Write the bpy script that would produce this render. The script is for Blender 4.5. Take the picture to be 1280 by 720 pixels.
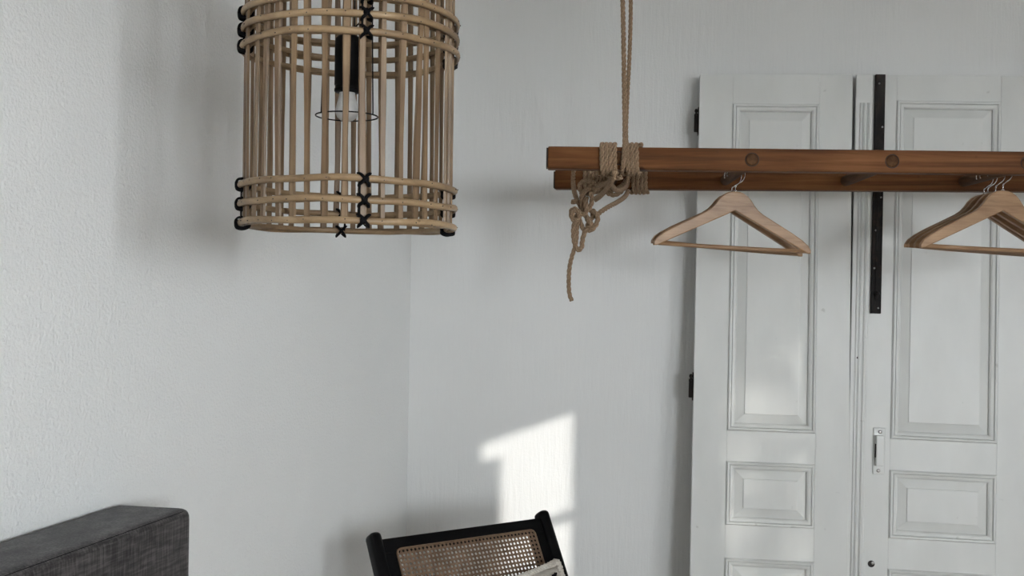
import bpy, bmesh, math, random
from mathutils import Vector, Matrix, Euler
random.seed(7)
PI = math.pi
for o in list(bpy.data.objects): bpy.data.objects.remove(o, do_unlink=True)
S = bpy.context.scene
COL = S.collection

# ------------------------------------------------------------------ camera, world, sun, exposure
F = 1350.0            # focal length in pixels of the 1280x720 frame
ROLL = 0.016
CAMH = 1.5
cam = bpy.data.cameras.new('camera'); cam.sensor_width = 36.0; cam.sensor_fit = 'HORIZONTAL'
cam.lens = 36.0 * F / 1280.0; cam.clip_start = 0.05
co = bpy.data.objects.new('camera', cam); COL.objects.link(co)
co.location = (0, 0, CAMH); co.rotation_euler = (PI / 2, -ROLL, 0)
S.camera = co

W = bpy.data.worlds.new('world'); S.world = W; W.use_nodes = True
bg = W.node_tree.nodes['Background']; bg.inputs[0].default_value = (0.90, 0.955, 1.0, 1); bg.inputs[1].default_value = 55.0

# room frame: u along the back wall (rightwards), w out of it towards the camera, corner at B0
YAW = math.radians(6.5)
B0 = Vector((-0.346, 3.676, 0))
RU = Vector((math.cos(YAW), -math.sin(YAW), 0)); RN = Vector((-math.sin(YAW), -math.cos(YAW), 0))
def room(u, w, h): return B0 + RU * u + RN * w + Vector((0, 0, h))
SUN_TO = (RU * 1.0 + RN * 1.538 + Vector((0, 0, 0.376))).normalized()      # towards the sun
sl = bpy.data.lights.new('sun', 'SUN'); sl.energy = 3.2; sl.angle = math.radians(0.32); sl.color = (1.0, 0.96, 0.90)
so = bpy.data.objects.new('sun', sl); COL.objects.link(so)
so.rotation_euler = SUN_TO.to_track_quat('Z', 'Y').to_euler(); so.location = room(8, 9, 6)

S.view_settings.view_transform = 'Standard'; S.view_settings.look = 'None'
S.view_settings.exposure = 0.0; S.view_settings.gamma = 1.0; S.view_settings.use_curve_mapping = False

UR = 4.20; WT = 0.12                   # right wall: inner face and thickness
WIN = [(4.60, 5.20, 1.50, 2.50), (5.60, 6.26, 1.50, 2.503)]     # w0, w1, sill, lintel
FRONT_W = 6.8; CEIL = 2.85
FWIN = (2.72, 3.78, 1.15, 2.18)       # window in the wall behind the camera: u0, u1, sill, lintel
def portal(c, nout, along, h, wd):
    la = bpy.data.lights.new('window_portal', 'AREA'); la.shape = 'RECTANGLE'; la.size = h; la.size_y = wd
    la.cycles.is_portal = True
    lo = bpy.data.objects.new('window_portal', la); COL.objects.link(lo); lo.location = c
    m = Matrix((Vector((0, 0, 1)), along, nout)).transposed()     # local z = outwards, so -z looks in
    if m.determinant() < 0: m = Matrix((Vector((0, 0, -1)), along, nout)).transposed()
    lo.rotation_euler = m.to_euler()
portal(room((FWIN[0] + FWIN[1]) / 2, FRONT_W + 0.145, (FWIN[2] + FWIN[3]) / 2), RN, RU, FWIN[3] - FWIN[2], FWIN[1] - FWIN[0])
for (w0, w1, h0, h1) in WIN: portal(room(UR + WT - 0.005, (w0 + w1) / 2, (h0 + h1) / 2), RU, RN, h1 - h0, w1 - w0)

def pix(x, y, z):
    """photo pixel at depth z (metres along the view axis) -> world point"""
    ix, iy = (x - 640) / F, (y - 360) / F
    return Vector(((ix + ROLL * iy) * z, z, CAMH - (iy - ROLL * ix) * z))

# ------------------------------------------------------------------ materials
def new_mat(name):
    m = bpy.data.materials.new(name); m.use_nodes = True
    nt = m.node_tree; b = nt.nodes['Principled BSDF']
    return m, nt, b
def N(nt, typ, **kw):
    n = nt.nodes.new(typ)
    for k, v in kw.items(): setattr(n, k, v)
    return n
def noise(nt, scale, detail=3, stretch=(1, 1, 1), rough=0.55, dist=0.0, loc=None):
    tc = N(nt, 'ShaderNodeTexCoord'); mp = N(nt, 'ShaderNodeMapping'); mp.inputs['Scale'].default_value = stretch
    if loc: mp.inputs['Location'].default_value = loc
    nt.links.new(tc.outputs['Object'], mp.inputs[0])
    n = N(nt, 'ShaderNodeTexNoise'); n.inputs['Scale'].default_value = scale; n.inputs['Detail'].default_value = detail
    n.inputs['Roughness'].default_value = rough; n.inputs['Distortion'].default_value = dist
    nt.links.new(mp.outputs[0], n.inputs['Vector'])
    return n
def ramp(nt, src, stops):
    r = N(nt, 'ShaderNodeValToRGB'); e = r.color_ramp.elements
    while len(e) < len(stops): e.new(0.5)
    for el, (p, c) in zip(e, stops): el.position = p; el.color = (*c, 1)
    nt.links.new(src, r.inputs[0]); return r
def bump(nt, b, src, strength, dist=0.002, prev=None):
    bp = N(nt, 'ShaderNodeBump'); bp.inputs['Strength'].default_value = strength; bp.inputs['Distance'].default_value = dist
    nt.links.new(src, bp.inputs['Height'])
    if prev: nt.links.new(prev.outputs[0], bp.inputs['Normal'])
    nt.links.new(bp.outputs[0], b.inputs['Normal']); return bp
def simple(name, col, rough=0.5, metal=0.0, spec=0.5):
    m, nt, b = new_mat(name); b.inputs['Base Color'].default_value = (*col, 1)
    b.inputs['Roughness'].default_value = rough; b.inputs['Metallic'].default_value = metal
    b.inputs['Specular IOR Level'].default_value = spec
    n = noise(nt, 60, 2); c = tuple(x * 0.8 for x in col)
    r = ramp(nt, n.outputs[0], [(0.3, c), (0.7, col)]); nt.links.new(r.outputs[0], b.inputs['Base Color'])
    return m
def grain(name, dark, mid, light, stretch, scale, rough=0.5, bumps=0.2, spots=None, tint=0.0):
    m, nt, b = new_mat(name); b.inputs['Roughness'].default_value = rough; b.inputs['Specular IOR Level'].default_value = 0.35
    n = noise(nt, scale, 5, stretch, 0.6, 0.6)
    r = ramp(nt, n.outputs[0], [(0.28, dark), (0.5, mid), (0.72, light)])
    out = r.outputs[0]
    n2 = noise(nt, scale * 0.22, 3, tuple(max(s * 0.6, 0.4) for s in stretch), loc=(3, 1, 7))
    mx = N(nt, 'ShaderNodeMix', data_type='RGBA', blend_type='MULTIPLY'); mx.inputs[0].default_value = 0.8
    r2 = ramp(nt, n2.outputs[0], [(0.3, (0.55, 0.5, 0.46)), (0.62, (1, 1, 1))])
    nt.links.new(out, mx.inputs[6]); nt.links.new(r2.outputs[0], mx.inputs[7]); out = mx.outputs[2]
    if tint:
        oi = N(nt, 'ShaderNodeObjectInfo'); r3 = ramp(nt, oi.outputs['Random'], [(0, (1 - tint, 1 - tint * 1.1, 1 - tint * 1.2)), (1, (1, 1, 1))])
        mx2 = N(nt, 'ShaderNodeMix', data_type='RGBA', blend_type='MULTIPLY'); mx2.inputs[0].default_value = 1
        nt.links.new(out, mx2.inputs[6]); nt.links.new(r3.outputs[0], mx2.inputs[7]); out = mx2.outputs[2]
    if spots:
        n4 = noise(nt, spots, 2, (1, 1, 1), loc=(9, 2, 4)); r4 = ramp(nt, n4.outputs[0], [(0.24, (0.3, 0.25, 0.22)), (0.31, (1, 1, 1))])
        mx3 = N(nt, 'ShaderNodeMix', data_type='RGBA', blend_type='MULTIPLY'); mx3.inputs[0].default_value = 1
        nt.links.new(out, mx3.inputs[6]); nt.links.new(r4.outputs[0], mx3.inputs[7]); out = mx3.outputs[2]
    nt.links.new(out, b.inputs['Base Color']); bump(nt, b, n.outputs[0], bumps, 0.001)
    return m

def plaster(name, col, stretch, s1, st1, s2, st2):
    m, nt, b = new_mat(name); b.inputs['Roughness'].default_value = 0.62; b.inputs['Specular IOR Level'].default_value = 0.3
    n0 = noise(nt, 1.3, 3); c = tuple(x * 0.965 for x in col)
    r = ramp(nt, n0.outputs[0], [(0.35, c), (0.65, col)]); nt.links.new(r.outputs[0], b.inputs['Base Color'])
    a = noise(nt, s1, 4, stretch, 0.6); bp = bump(nt, b, a.outputs[0], st1, 0.004)
    d = noise(nt, s2, 2); bump(nt, b, d.outputs[0], st2, 0.003, bp)
    return m
M = {}
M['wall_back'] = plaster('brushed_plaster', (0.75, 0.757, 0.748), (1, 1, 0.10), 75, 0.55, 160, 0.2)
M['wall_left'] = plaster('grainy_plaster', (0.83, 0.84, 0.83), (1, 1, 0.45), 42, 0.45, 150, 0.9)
M['wall_plain'] = plaster('plain_plaster', (0.87, 0.87, 0.86), (1, 1, 0.6), 40, 0.2, 120, 0.1)
M['ceiling'] = plaster('ceiling_paint', (0.90, 0.90, 0.89), (1, 1, 1), 40, 0.1, 120, 0.1)
M['floor'] = grain('floor_boards', (0.20, 0.13, 0.08), (0.28, 0.19, 0.12), (0.34, 0.24, 0.16), (0.4, 6, 1), 6, 0.45)
def door_paint():
    m, nt, b = new_mat('door_paint'); b.inputs['Roughness'].default_value = 0.42; b.inputs['Specular IOR Level'].default_value = 0.4
    n0 = noise(nt, 5, 4, (1, 1, 0.4)); r = ramp(nt, n0.outputs[0], [(0.32, (0.63, 0.64, 0.62)), (0.62, (0.70, 0.71, 0.69))])
    n1 = noise(nt, 26, 2, loc=(4, 8, 1)); r1 = ramp(nt, n1.outputs[0], [(0.22, (0.55, 0.55, 0.53)), (0.29, (1, 1, 1))])
    mx = N(nt, 'ShaderNodeMix', data_type='RGBA', blend_type='MULTIPLY'); mx.inputs[0].default_value = 0.5
    nt.links.new(r.outputs[0], mx.inputs[6]); nt.links.new(r1.outputs[0], mx.inputs[7]); nt.links.new(mx.outputs[2], b.inputs['Base Color'])
    n2 = noise(nt, 60, 3, (1, 1, 0.08)); bp = bump(nt, b, n2.outputs[0], 0.18, 0.0015)
    n3 = noise(nt, 9, 3); bump(nt, b, n3.outputs[0], 0.12, 0.004, bp)
    return m
M['door'] = door_paint()
M['rattan'] = grain('rattan_split', (0.145, 0.092, 0.050), (0.265, 0.178, 0.102), (0.36, 0.255, 0.155), (1, 1, 0.06), 55, 0.42, 0.25, 30, 0.30)
M['rattan_hoop'] = grain('rattan_hoop', (0.215, 0.143, 0.078), (0.34, 0.235, 0.132), (0.44, 0.32, 0.19), (1, 1, 2.2), 16, 0.38, 0.2, 34)
M['black_tie'] = simple('black_binding', (0.004, 0.004, 0.005), 0.7, 0.0, 0.1)
M['nail'] = simple('nail_head', (0.03, 0.018, 0.01), 0.5)
M['black_metal'] = simple('black_metal', (0.004, 0.004, 0.0045), 0.5, 0.0, 0.12)
M['black_lacquer'] = simple('black_lacquer', (0.003, 0.003, 0.0035), 0.4, 0.0, 0.12)
M['bulb'] = simple('frosted_bulb', (0.80, 0.80, 0.78), 0.25)
M['stile'] = grain('stained_timber', (0.050, 0.018, 0.0055), (0.125, 0.048, 0.015), (0.22, 0.095, 0.034), (0.07, 1.6, 1.6), 30, 0.6, 0.25, 16)
M['stile'].node_tree.nodes['Principled BSDF'].inputs['Specular IOR Level'].default_value = 0.12
M['rung'] = grain('rung_timber', (0.045, 0.020, 0.009), (0.09, 0.042, 0.018), (0.14, 0.07, 0.03), (1.5, 0.1, 1.5), 40, 0.7, 0.25)
M['rung'].node_tree.nodes['Principled BSDF'].inputs['Specular IOR Level'].default_value = 0.1
M['end_grain'] = simple('dark_end_grain', (0.012, 0.008, 0.006), 0.7)
M['hanger'] = grain('hanger_beech', (0.27, 0.155, 0.080), (0.37, 0.225, 0.122), (0.44, 0.28, 0.158), (0.15, 1.5, 1.5), 60, 0.38, 0.1)
M['chrome'] = simple('chrome_wire', (0.75, 0.75, 0.76), 0.18, 1.0)
def rope_mat():
    m, nt, b = new_mat('jute_rope'); b.inputs['Roughness'].default_value = 0.85; b.inputs['Specular IOR Level'].default_value = 0.15
    n = noise(nt, 420, 3, (1, 1, 0.5)); r = ramp(nt, n.outputs[0], [(0.3, (0.18, 0.118, 0.072)), (0.7, (0.37, 0.262, 0.172))])
    nt.links.new(r.outputs[0], b.inputs['Base Color']); bump(nt, b, n.outputs[0], 0.5, 0.001); return m
M['rope'] = rope_mat()
M['cane'] = grain('cane_webbing', (0.12, 0.074, 0.045), (0.175, 0.112, 0.070), (0.23, 0.15, 0.096), (1, 1, 1), 90, 0.5, 0.1)
M['cane_dark'] = simple('dark_cane_hole', (0.012, 0.009, 0.007), 0.7)
def fabric():
    m, nt, b = new_mat('grey_upholstery'); b.inputs['Roughness'].default_value = 0.9; b.inputs['Specular IOR Level'].default_value = 0.15
    b.inputs['Sheen Weight'].default_value = 0.15
    a = noise(nt, 75, 4, (0.3, 0.3, 3.0)); c = noise(nt, 75, 4, (3.0, 3.0, 0.3), loc=(5, 5, 5))
    ad = N(nt, 'ShaderNodeMath', operation='ADD'); nt.links.new(a.outputs[0], ad.inputs[0]); nt.links.new(c.outputs[0], ad.inputs[1])
    r = ramp(nt, ad.outputs[0], [(0.0, (0.02, 0.019, 0.02)), (1.0, (0.02, 0.019, 0.02))])
    hf = N(nt, 'ShaderNodeMath', operation='MULTIPLY'); hf.inputs[1].default_value = 0.5; nt.links.new(ad.outputs[0], hf.inputs[0])
    r = ramp(nt, hf.outputs[0], [(0.38, (0.020, 0.0185, 0.019)), (0.5, (0.046, 0.042, 0.042)), (0.62, (0.095, 0.088, 0.085))])
    nt.links.new(r.outputs[0], b.inputs['Base Color']); bump(nt, b, hf.outputs[0], 0.45, 0.0015); return m
M['fabric'] = fabric()
M['cream'] = grain('cream_cotton', (0.50, 0.46, 0.40), (0.62, 0.58, 0.52), (0.70, 0.66, 0.60), (1, 1, 1), 90, 0.9, 0.4)
M['iron'] = grain('rusty_iron', (0.006, 0.005, 0.005), (0.012, 0.010, 0.009), (0.045, 0.028, 0.02), (1, 1, 0.5), 30, 0.6, 0.3)
M['iron'].node_tree.nodes['Principled BSDF'].inputs['Specular IOR Level'].default_value = 0.15
M['frame_white'] = simple('window_paint', (0.75, 0.75, 0.73), 0.4)
M['steel'] = simple('dull_steel', (0.42, 0.41, 0.40), 0.35, 0.9)
def glass():
    m = bpy.data.materials.new('window_glass'); m.use_nodes = True; nt = m.node_tree
    out = nt.nodes['Material Output']; nt.nodes.remove(nt.nodes['Principled BSDF'])
    t = N(nt, 'ShaderNodeBsdfTransparent'); g = N(nt, 'ShaderNodeBsdfGlossy'); g.inputs['Roughness'].default_value = 0.02
    mx = N(nt, 'ShaderNodeMixShader'); mx.inputs[0].default_value = 0.06
    nt.links.new(t.outputs[0], mx.inputs[1]); nt.links.new(g.outputs[0], mx.inputs[2]); nt.links.new(mx.outputs[0], out.inputs[0]); return m
M['glass'] = glass()
M['leaf'] = simple('leaf_green', (0.05, 0.10, 0.025), 0.6)
M['bark'] = simple('bark', (0.10, 0.07, 0.045), 0.9)
M['ground'] = simple('pale_ground', (0.72, 0.70, 0.66), 0.9)

# ------------------------------------------------------------------ mesh helpers
def link(name, bm, mat, parent=None, smooth=False, loc=None, rot=None, mats=None):
    me = bpy.data.meshes.new(name); bm.normal_update(); bm.to_mesh(me); bm.free()
    for mm in (mats or [mat]): me.materials.append(M[mm] if isinstance(mm, str) else mm)
    if smooth:
        for p in me.polygons: p.use_smooth = True
    o = bpy.data.objects.new(name, me); COL.objects.link(o)
    if parent: o.parent = parent
    if loc is not None: o.location = loc
    if rot is not None: o.rotation_euler = rot
    return o
def empty(name, loc=(0, 0, 0), rot=(0, 0, 0), matrix=None):
    o = bpy.data.objects.new(name, None); COL.objects.link(o); o.empty_display_size = 0.05
    if matrix is not None: o.matrix_world = matrix
    else: o.location = loc; o.rotation_euler = rot
    return o
def tag(o, label=None, cat=None, group=None, kind=None):
    if label: o['label'] = label
    if cat: o['category'] = cat
    if group: o['group'] = group
    if kind: o['kind'] = kind
    return o
def copy_tree(o, parent=None):
    c = o.copy(); COL.objects.link(c); c.parent = parent
    for ch in list(o.children): copy_tree(ch, c)
    return c
def box(bm, lo, hi, bev=0.0, seg=1, mat=None):
    lo = Vector(lo); hi = Vector(hi); c = (lo + hi) / 2; s = hi - lo
    r = bmesh.ops.create_cube(bm, size=1.0, matrix=Matrix.Translation(c) @ Matrix.Diagonal((s.x, s.y, s.z, 1)))
    vs = r['verts']
    if bev:
        es = list({e for v in vs for e in v.link_edges})
        bmesh.ops.bevel(bm, geom=es, offset=bev, segments=seg, profile=0.6, affect='EDGES')
    return bm
def bx(lo, hi, bev=0.0, seg=1): return box(bmesh.new(), lo, hi, bev, seg)
def catmull(pts, n=8, closed=False):
    P = [Vector(p) for p in pts]; out = []
    m = len(P); rng = range(m if closed else m - 1)
    for i in rng:
        if closed: a, b, c, d = P[(i - 1) % m], P[i], P[(i + 1) % m], P[(i + 2) % m]
        else: a, b, c, d = P[max(i - 1, 0)], P[i], P[i + 1], P[min(i + 2, m - 1)]
        for k in range(n):
            t = k / n
            out.append(0.5 * ((2 * b) + (c - a) * t + (2 * a - 5 * b + 4 * c - d) * t * t + (3 * b - a - 3 * c + d) * t ** 3))
    if not closed: out.append(P[-1])
    return out
def frames(pts, closed=False):
    n = len(pts); T = []
    for i in range(n):
        if closed: t = pts[(i + 1) % n] - pts[(i - 1) % n]
        else: t = pts[min(i + 1, n - 1)] - pts[max(i - 1, 0)]
        T.append(t.normalized() if t.length > 1e-9 else Vector((0, 0, 1)))
    a = Vector((0, 0, 1)) if abs(T[0].z) < 0.9 else Vector((1, 0, 0))
    n0 = T[0].cross(a).normalized(); out = []
    for i in range(n):
        n0 = (n0 - T[i] * n0.dot(T[i]))
        n0 = n0.normalized() if n0.length > 1e-6 else T[i].orthogonal().normalized()
        out.append((pts[i], n0.copy(), T[i].cross(n0)))
    return out
def tube(bm, pts, r, sides=8, closed=False, caps=True, ry=None):
    fr = frames(pts, closed); rings = []
    for i, (p, a, b) in enumerate(fr):
        rr = r[i] if isinstance(r, (list, tuple)) else r
        r2 = (ry if ry else rr)
        rings.append([bm.verts.new(p + a * math.cos(2 * PI * k / sides) * rr + b * math.sin(2 * PI * k / sides) * r2) for k in range(sides)])
    n = len(rings)
    for i in range(n if closed else n - 1):
        A, B = rings[i], rings[(i + 1) % n]
        for k in range(sides): bm.faces.new((A[k], A[(k + 1) % sides], B[(k + 1) % sides], B[k]))
    if caps and not closed: bm.faces.new(rings[0][::-1]); bm.faces.new(rings[-1])
    return bm
def resample(pts, step):
    L = [0]
    for a, b in zip(pts, pts[1:]): L.append(L[-1] + (b - a).length)
    n = max(3, int(L[-1] / step)); out = []; j = 0
    for i in range(n + 1):
        d = L[-1] * i / n
        while j < len(L) - 2 and L[j + 1] < d: j += 1
        s = L[j + 1] - L[j]; t = (d - L[j]) / s if s > 1e-9 else 0
        out.append(pts[j].lerp(pts[j + 1], min(max(t, 0), 1)))
    return out
def rope(bm, pts, R=0.0054, pitch=0.042, step=0.0042):
    """three-strand twisted rope swept along pts"""
    P = resample([Vector(p) for p in pts], step); fr = frames(P)
    for s in range(3):
        path = []; d = 0
        for i, (p, a, b) in enumerate(fr):
            if i: d += (P[i] - P[i - 1]).length
            th = 2 * PI * (d / pitch + s / 3)
            path.append(p + (a * math.cos(th) + b * math.sin(th)) * R * 0.55)
        tube(bm, path, R * 0.51, 7)
    return bm
def lathe(bm, prof, sides=24, centre=(0, 0, 0)):
    rings = []
    for r, z in prof: rings.append([bm.verts.new((centre[0] + r * math.cos(2 * PI * k / sides), centre[1] + r * math.sin(2 * PI * k / sides), centre[2] + z)) for k in range(sides)])
    for A, B in zip(rings, rings[1:]):
        for k in range(sides): bm.faces.new((A[k], A[(k + 1) % sides], B[(k + 1) % sides], B[k]))
    bm.faces.new(rings[0][::-1]); bm.faces.new(rings[-1]); return bm
def quad_box(bm, corners, z0, z1, uniq=True):
    """prism over a plan polygon (world xy), z0..z1"""
    a = [bm.verts.new((c.x, c.y, z0)) for c in corners]; b = [bm.verts.new((c.x, c.y, z1)) for c in corners]
    n = len(a); bm.faces.new(a[::-1]); bm.faces.new(b)
    for i in range(n): bm.faces.new((a[i], a[(i + 1) % n], b[(i + 1) % n], b[i]))
    bmesh.ops.recalc_face_normals(bm, faces=bm.faces[:]); return bm
def struct(name, bm, mat, **k): return tag(link(name, bm, mat, **k), kind='structure')

# ------------------------------------------------------------------ the room
LANG = math.radians(14.5)
LD = Vector((-math.sin(LANG), -math.cos(LANG), 0))       # left wall, from the corner towards the camera
LN = Vector((math.cos(LANG), -math.sin(LANG), 0))        # its normal into the room
def leftw(s, d, h): return B0 + LD * s + LN * d + Vector((0, 0, h))
LLEN = 7.6
ROOMM = Matrix(((RU.x, RN.x, 0, B0.x), (RU.y, RN.y, 0, B0.y), (0, 0, 1, 0), (0, 0, 0, 1)))
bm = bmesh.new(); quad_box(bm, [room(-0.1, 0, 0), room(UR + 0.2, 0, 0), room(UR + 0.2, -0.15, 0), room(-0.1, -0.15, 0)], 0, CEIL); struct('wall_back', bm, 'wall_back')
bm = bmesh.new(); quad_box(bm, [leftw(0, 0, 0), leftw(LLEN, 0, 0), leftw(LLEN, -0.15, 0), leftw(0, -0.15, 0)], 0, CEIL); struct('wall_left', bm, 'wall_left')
# right wall with two window openings
bm = bmesh.new()
def rseg(w0, w1, h0, h1): quad_box(bm, [room(UR, w0, 0), room(UR + WT, w0, 0), room(UR + WT, w1, 0), room(UR, w1, 0)], h0, h1)
rseg(0, WIN[0][0], 0, CEIL); rseg(WIN[0][1], WIN[1][0], 0, CEIL); rseg(WIN[1][1], FRONT_W, 0, CEIL)
for (w0, w1, h0, h1) in WIN: rseg(w0, w1, 0, h0); rseg(w0, w1, h1, CEIL)
struct('wall_right', bm, 'wall_plain')
bm = bmesh.new()
def fseg(u0, u1, h0, h1): quad_box(bm, [room(u0, FRONT_W, 0), room(u1, FRONT_W, 0), room(u1, FRONT_W + 0.15, 0), room(u0, FRONT_W + 0.15, 0)], h0, h1)
fseg(-1.4, FWIN[0], 0, CEIL); fseg(FWIN[1], UR + 0.2, 0, CEIL); fseg(FWIN[0], FWIN[1], 0, FWIN[2]); fseg(FWIN[0], FWIN[1], FWIN[3], CEIL)
struct('wall_front', bm, 'wall_plain')
plan = [room(-0.1, -0.15, 0), room(UR + WT, -0.15, 0), room(UR + WT, FRONT_W + 0.15, 0), room(-1.4, FRONT_W + 0.15, 0), leftw(LLEN, -0.15, 0), leftw(0, -0.15, 0)]
bm = bmesh.new(); quad_box(bm, plan, -0.1, 0); struct('floor', bm, 'floor')
bm = bmesh.new(); quad_box(bm, plan, CEIL, CEIL + 0.1); struct('ceiling', bm, 'ceiling')
bm = bmesh.new(); box(bm, (-40, -40, -0.4), (40, 40, -0.3)); struct('ground', bm, 'ground')
for i, (w0, w1, h0, h1) in enumerate(WIN):
    win = tag(empty('window_%d' % (i + 1), matrix=ROOMM @ Matrix.Translation((UR + WT / 2, (w0 + w1) / 2, h0))), kind='structure')
    hw = (w1 - w0) / 2; H = h1 - h0
    # the frame sits in the opening, outer face flush with the wall's outer face
    fb = bmesh.new(); t = 0.012
    box(fb, (0.0, -hw, 0), (0.06, -hw + t, H)); box(fb, (0.0, hw - t, 0), (0.06, hw, H)); box(fb, (0.0, -hw, 0), (0.06, hw, 0.05)); box(fb, (0.0, -hw, H - 0.006), (0.06, hw, H))
    link('window_frame', fb, 'frame_white', win)
    for hz in (H - 0.354, H - 0.72):
        link('muntin', bx((0.02, -hw + t, hz - 0.014), (0.05, hw - t, hz + 0.014), 0.003), 'frame_white', win)
    lv = [0.05, H - 0.734, H - 0.706, H - 0.368, H - 0.340, H - 0.006]
    for a in range(0, 6, 2): link('pane', bx((0.033, -hw + t, lv[a]), (0.037, hw - t, lv[a + 1])), 'glass', win)
    link('window_sill', bx((-0.12, -hw - 0.03, -0.03), (0.0, hw + 0.03, -0.002), 0.004), 'frame_white', win)
    if i == 1:
        # unseen leaf added to block sun, notching the patch on the back wall
        sh = empty('sun_blocking_leaf'); sh.parent = win; sh.location = (-0.083, hw - 0.30, 0.0); HS_ = 2.385 - h0
        for y in (0.0, 0.255): link('stile', bx((0, y, 0.0), (0.022, y + 0.045, HS_), 0.003), 'frame_white', sh)
        ns = int(HS_ / 0.0935); ph = HS_ / ns
        for k in range(ns): link('slat', bx((0.003, 0.045, k * ph + 0.0005), (0.019, 0.255, (k + 1) * ph - 0.0005), 0.0004), 'frame_white', sh)
win = tag(empty('window_3', matrix=ROOMM @ Matrix.Translation(((FWIN[0] + FWIN[1]) / 2, FRONT_W, FWIN[2]))), kind='structure')
hw = (FWIN[1] - FWIN[0]) / 2; H = FWIN[3] - FWIN[2]
fb = bmesh.new(); box(fb, (-hw, 0.06, 0), (-hw + 0.04, 0.12, H)); box(fb, (hw - 0.04, 0.06, 0), (hw, 0.12, H)); box(fb, (-hw, 0.06, 0), (hw, 0.12, 0.05)); box(fb, (-hw, 0.06, H - 0.04), (hw, 0.12, H)); link('window_frame', fb, 'frame_white', win)
link('muntin', bx((-0.02, 0.07, 0.05), (0.02, 0.11, H - 0.04), 0.003), 'frame_white', win)
for a, b in ((-hw + 0.04, -0.02), (0.02, hw - 0.04)): link('pane', bx((a, 0.088, 0.05), (b, 0.092, H - 0.04)), 'glass', win)
link('window_sill', bx((-hw - 0.03, -0.06, -0.03), (hw + 0.03, 0.06, -0.002), 0.004), 'frame_white', win)

# ------------------------------------------------------------------ leaning door leaves
def panel_mesh(w, h):
    """bolection moulding, recess and raised field over a rectangle; y = out of the leaf (towards viewer negative)"""
    prof = [(-0.001, -0.001), (0.0005, 0.0035), (0.004, 0.0075), (0.009, 0.0068), (0.0105, 0.0030), (0.0125, 0.0048), (0.0200, 0.0035), (0.0245, 0.0005), (0.0255, -0.0055), (0.0530, 0.0000), (0.0545, 0.0018), (0.058, 0.0020)]
    bm = bmesh.new(); rings = []
    for ins, d in prof:
        rings.append([bm.verts.new((x, -d, z)) for x, z in ((ins, -ins), (w - ins, -ins), (w - ins, -h + ins), (ins, -h + ins))])
    mould_end = 8
    for i, (A, B) in enumerate(zip(rings, rings[1:])):
        for k in range(4): bm.faces.new((A[k], B[k], B[(k + 1) % 4], A[(k + 1) % 4]))
    bm.faces.new(rings[-1][::-1])
    bmesh.ops.recalc_face_normals(bm, faces=bm.faces[:])
    return bm
def moulding_and_field(w, h, parent, loc):
    prof = [(-0.001, -0.004), (0.0005, 0.0045), (0.004, 0.0090), (0.009, 0.0080), (0.0105, 0.0020), (0.0125, 0.0052), (0.0200, 0.0035), (0.0245, -0.0005), (0.0255, -0.014)]
    prof2 = [(0.0235, -0.012), (0.0240, -0.0085), (0.0530, -0.0005), (0.0540, 0.0026), (0.058, 0.0028)]
    for nm, pf, cap in (('panel_moulding', prof, False), ('raised_panel', prof2, True)):
        bm = bmesh.new(); rings = []
        for ins, d in pf:
            rings.append([bm.verts.new((x, -d, z)) for x, z in ((ins, -ins), (w - ins, -ins), (w - ins, -h + ins), (ins, -h + ins))])
        for A, B in zip(rings, rings[1:]):
            for k in range(4): bm.faces.new((A[k], A[(k + 1) % 4], B[(k + 1) % 4], B[k]))
        if cap: bm.faces.new(rings[-1])
        bm.normal_update()
        for f_ in bm.faces:
            pass
        o = link(nm, bm, 'door', parent, loc=loc)
def screw(parent, loc, r=0.004, mat='steel'):
    bm = bmesh.new(); lathe(bm, [(r, 0), (r, 0.0008), (r * 0.7, 0.0016), (0.0002, 0.0018)], 10)
    return link('screw', bm, mat, parent, smooth=True, loc=loc, rot=(PI / 2, 0, 0))
def door_matrix(px, py, z0, spin_deg, yaw, lean):
    """local x along the leaf, z up, y into the wall; origin = top left front corner"""
    o = pix(px, py, z0)
    return Matrix.Translation(o) @ Matrix.Rotation(-math.radians(yaw), 4, 'Z') @ Matrix.Rotation(-math.radians(lean), 4, 'X') @ Matrix.Rotation(math.radians(spin_deg), 4, 'Y')
LEAN = 3.8; TH = 0.040
def make_leaf(name, mat, wid, pl, pr, vs, z_floor, label):
    """vs: list of (top, bottom) of the panels measured down from the top edge"""
    d = empty(name, matrix=mat); tag(d, label, 'door')
    H = z_floor
    link('stile', bx((0, 0, -H), (pl, TH, 0), 0.0007), 'door', d); link('stile', bx((pr, 0, -H), (wid, TH, 0), 0.0007), 'door', d)
    edges = [0] + [e for v in vs for e in v] + [H]
    for a, b in zip(edges[0::2], edges[1::2]): link('rail', bx((pl + 0.0001, 0.0002, -b), (pr - 0.0001, TH - 0.0002, -a), 0.0006), 'door', d)
    for a, b in vs:
        moulding_and_field(pr - pl, b - a, d, (pl, 0, -a))
        link('back_panel', bx((pl, 0.012, -b), (pr, 0.03, -a)), 'door', d)
    return d
Z0 = 3.5
d1m = door_matrix(875, 93, Z0, 1.35 - math.degrees(ROLL), 6.5, LEAN)
fl1 = (pix(875, 93, Z0).z - 0.002) / math.cos(math.radians(LEAN)) - 0.006
leafA = make_leaf('panel_door', d1m, 0.481, 0.1063, 0.379, [(0.0960, 1.1425), (1.2385, 1.4370), (1.5395, 2.055)], fl1, 'white panelled door leaf with dark hinges leaning against the wall')
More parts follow.
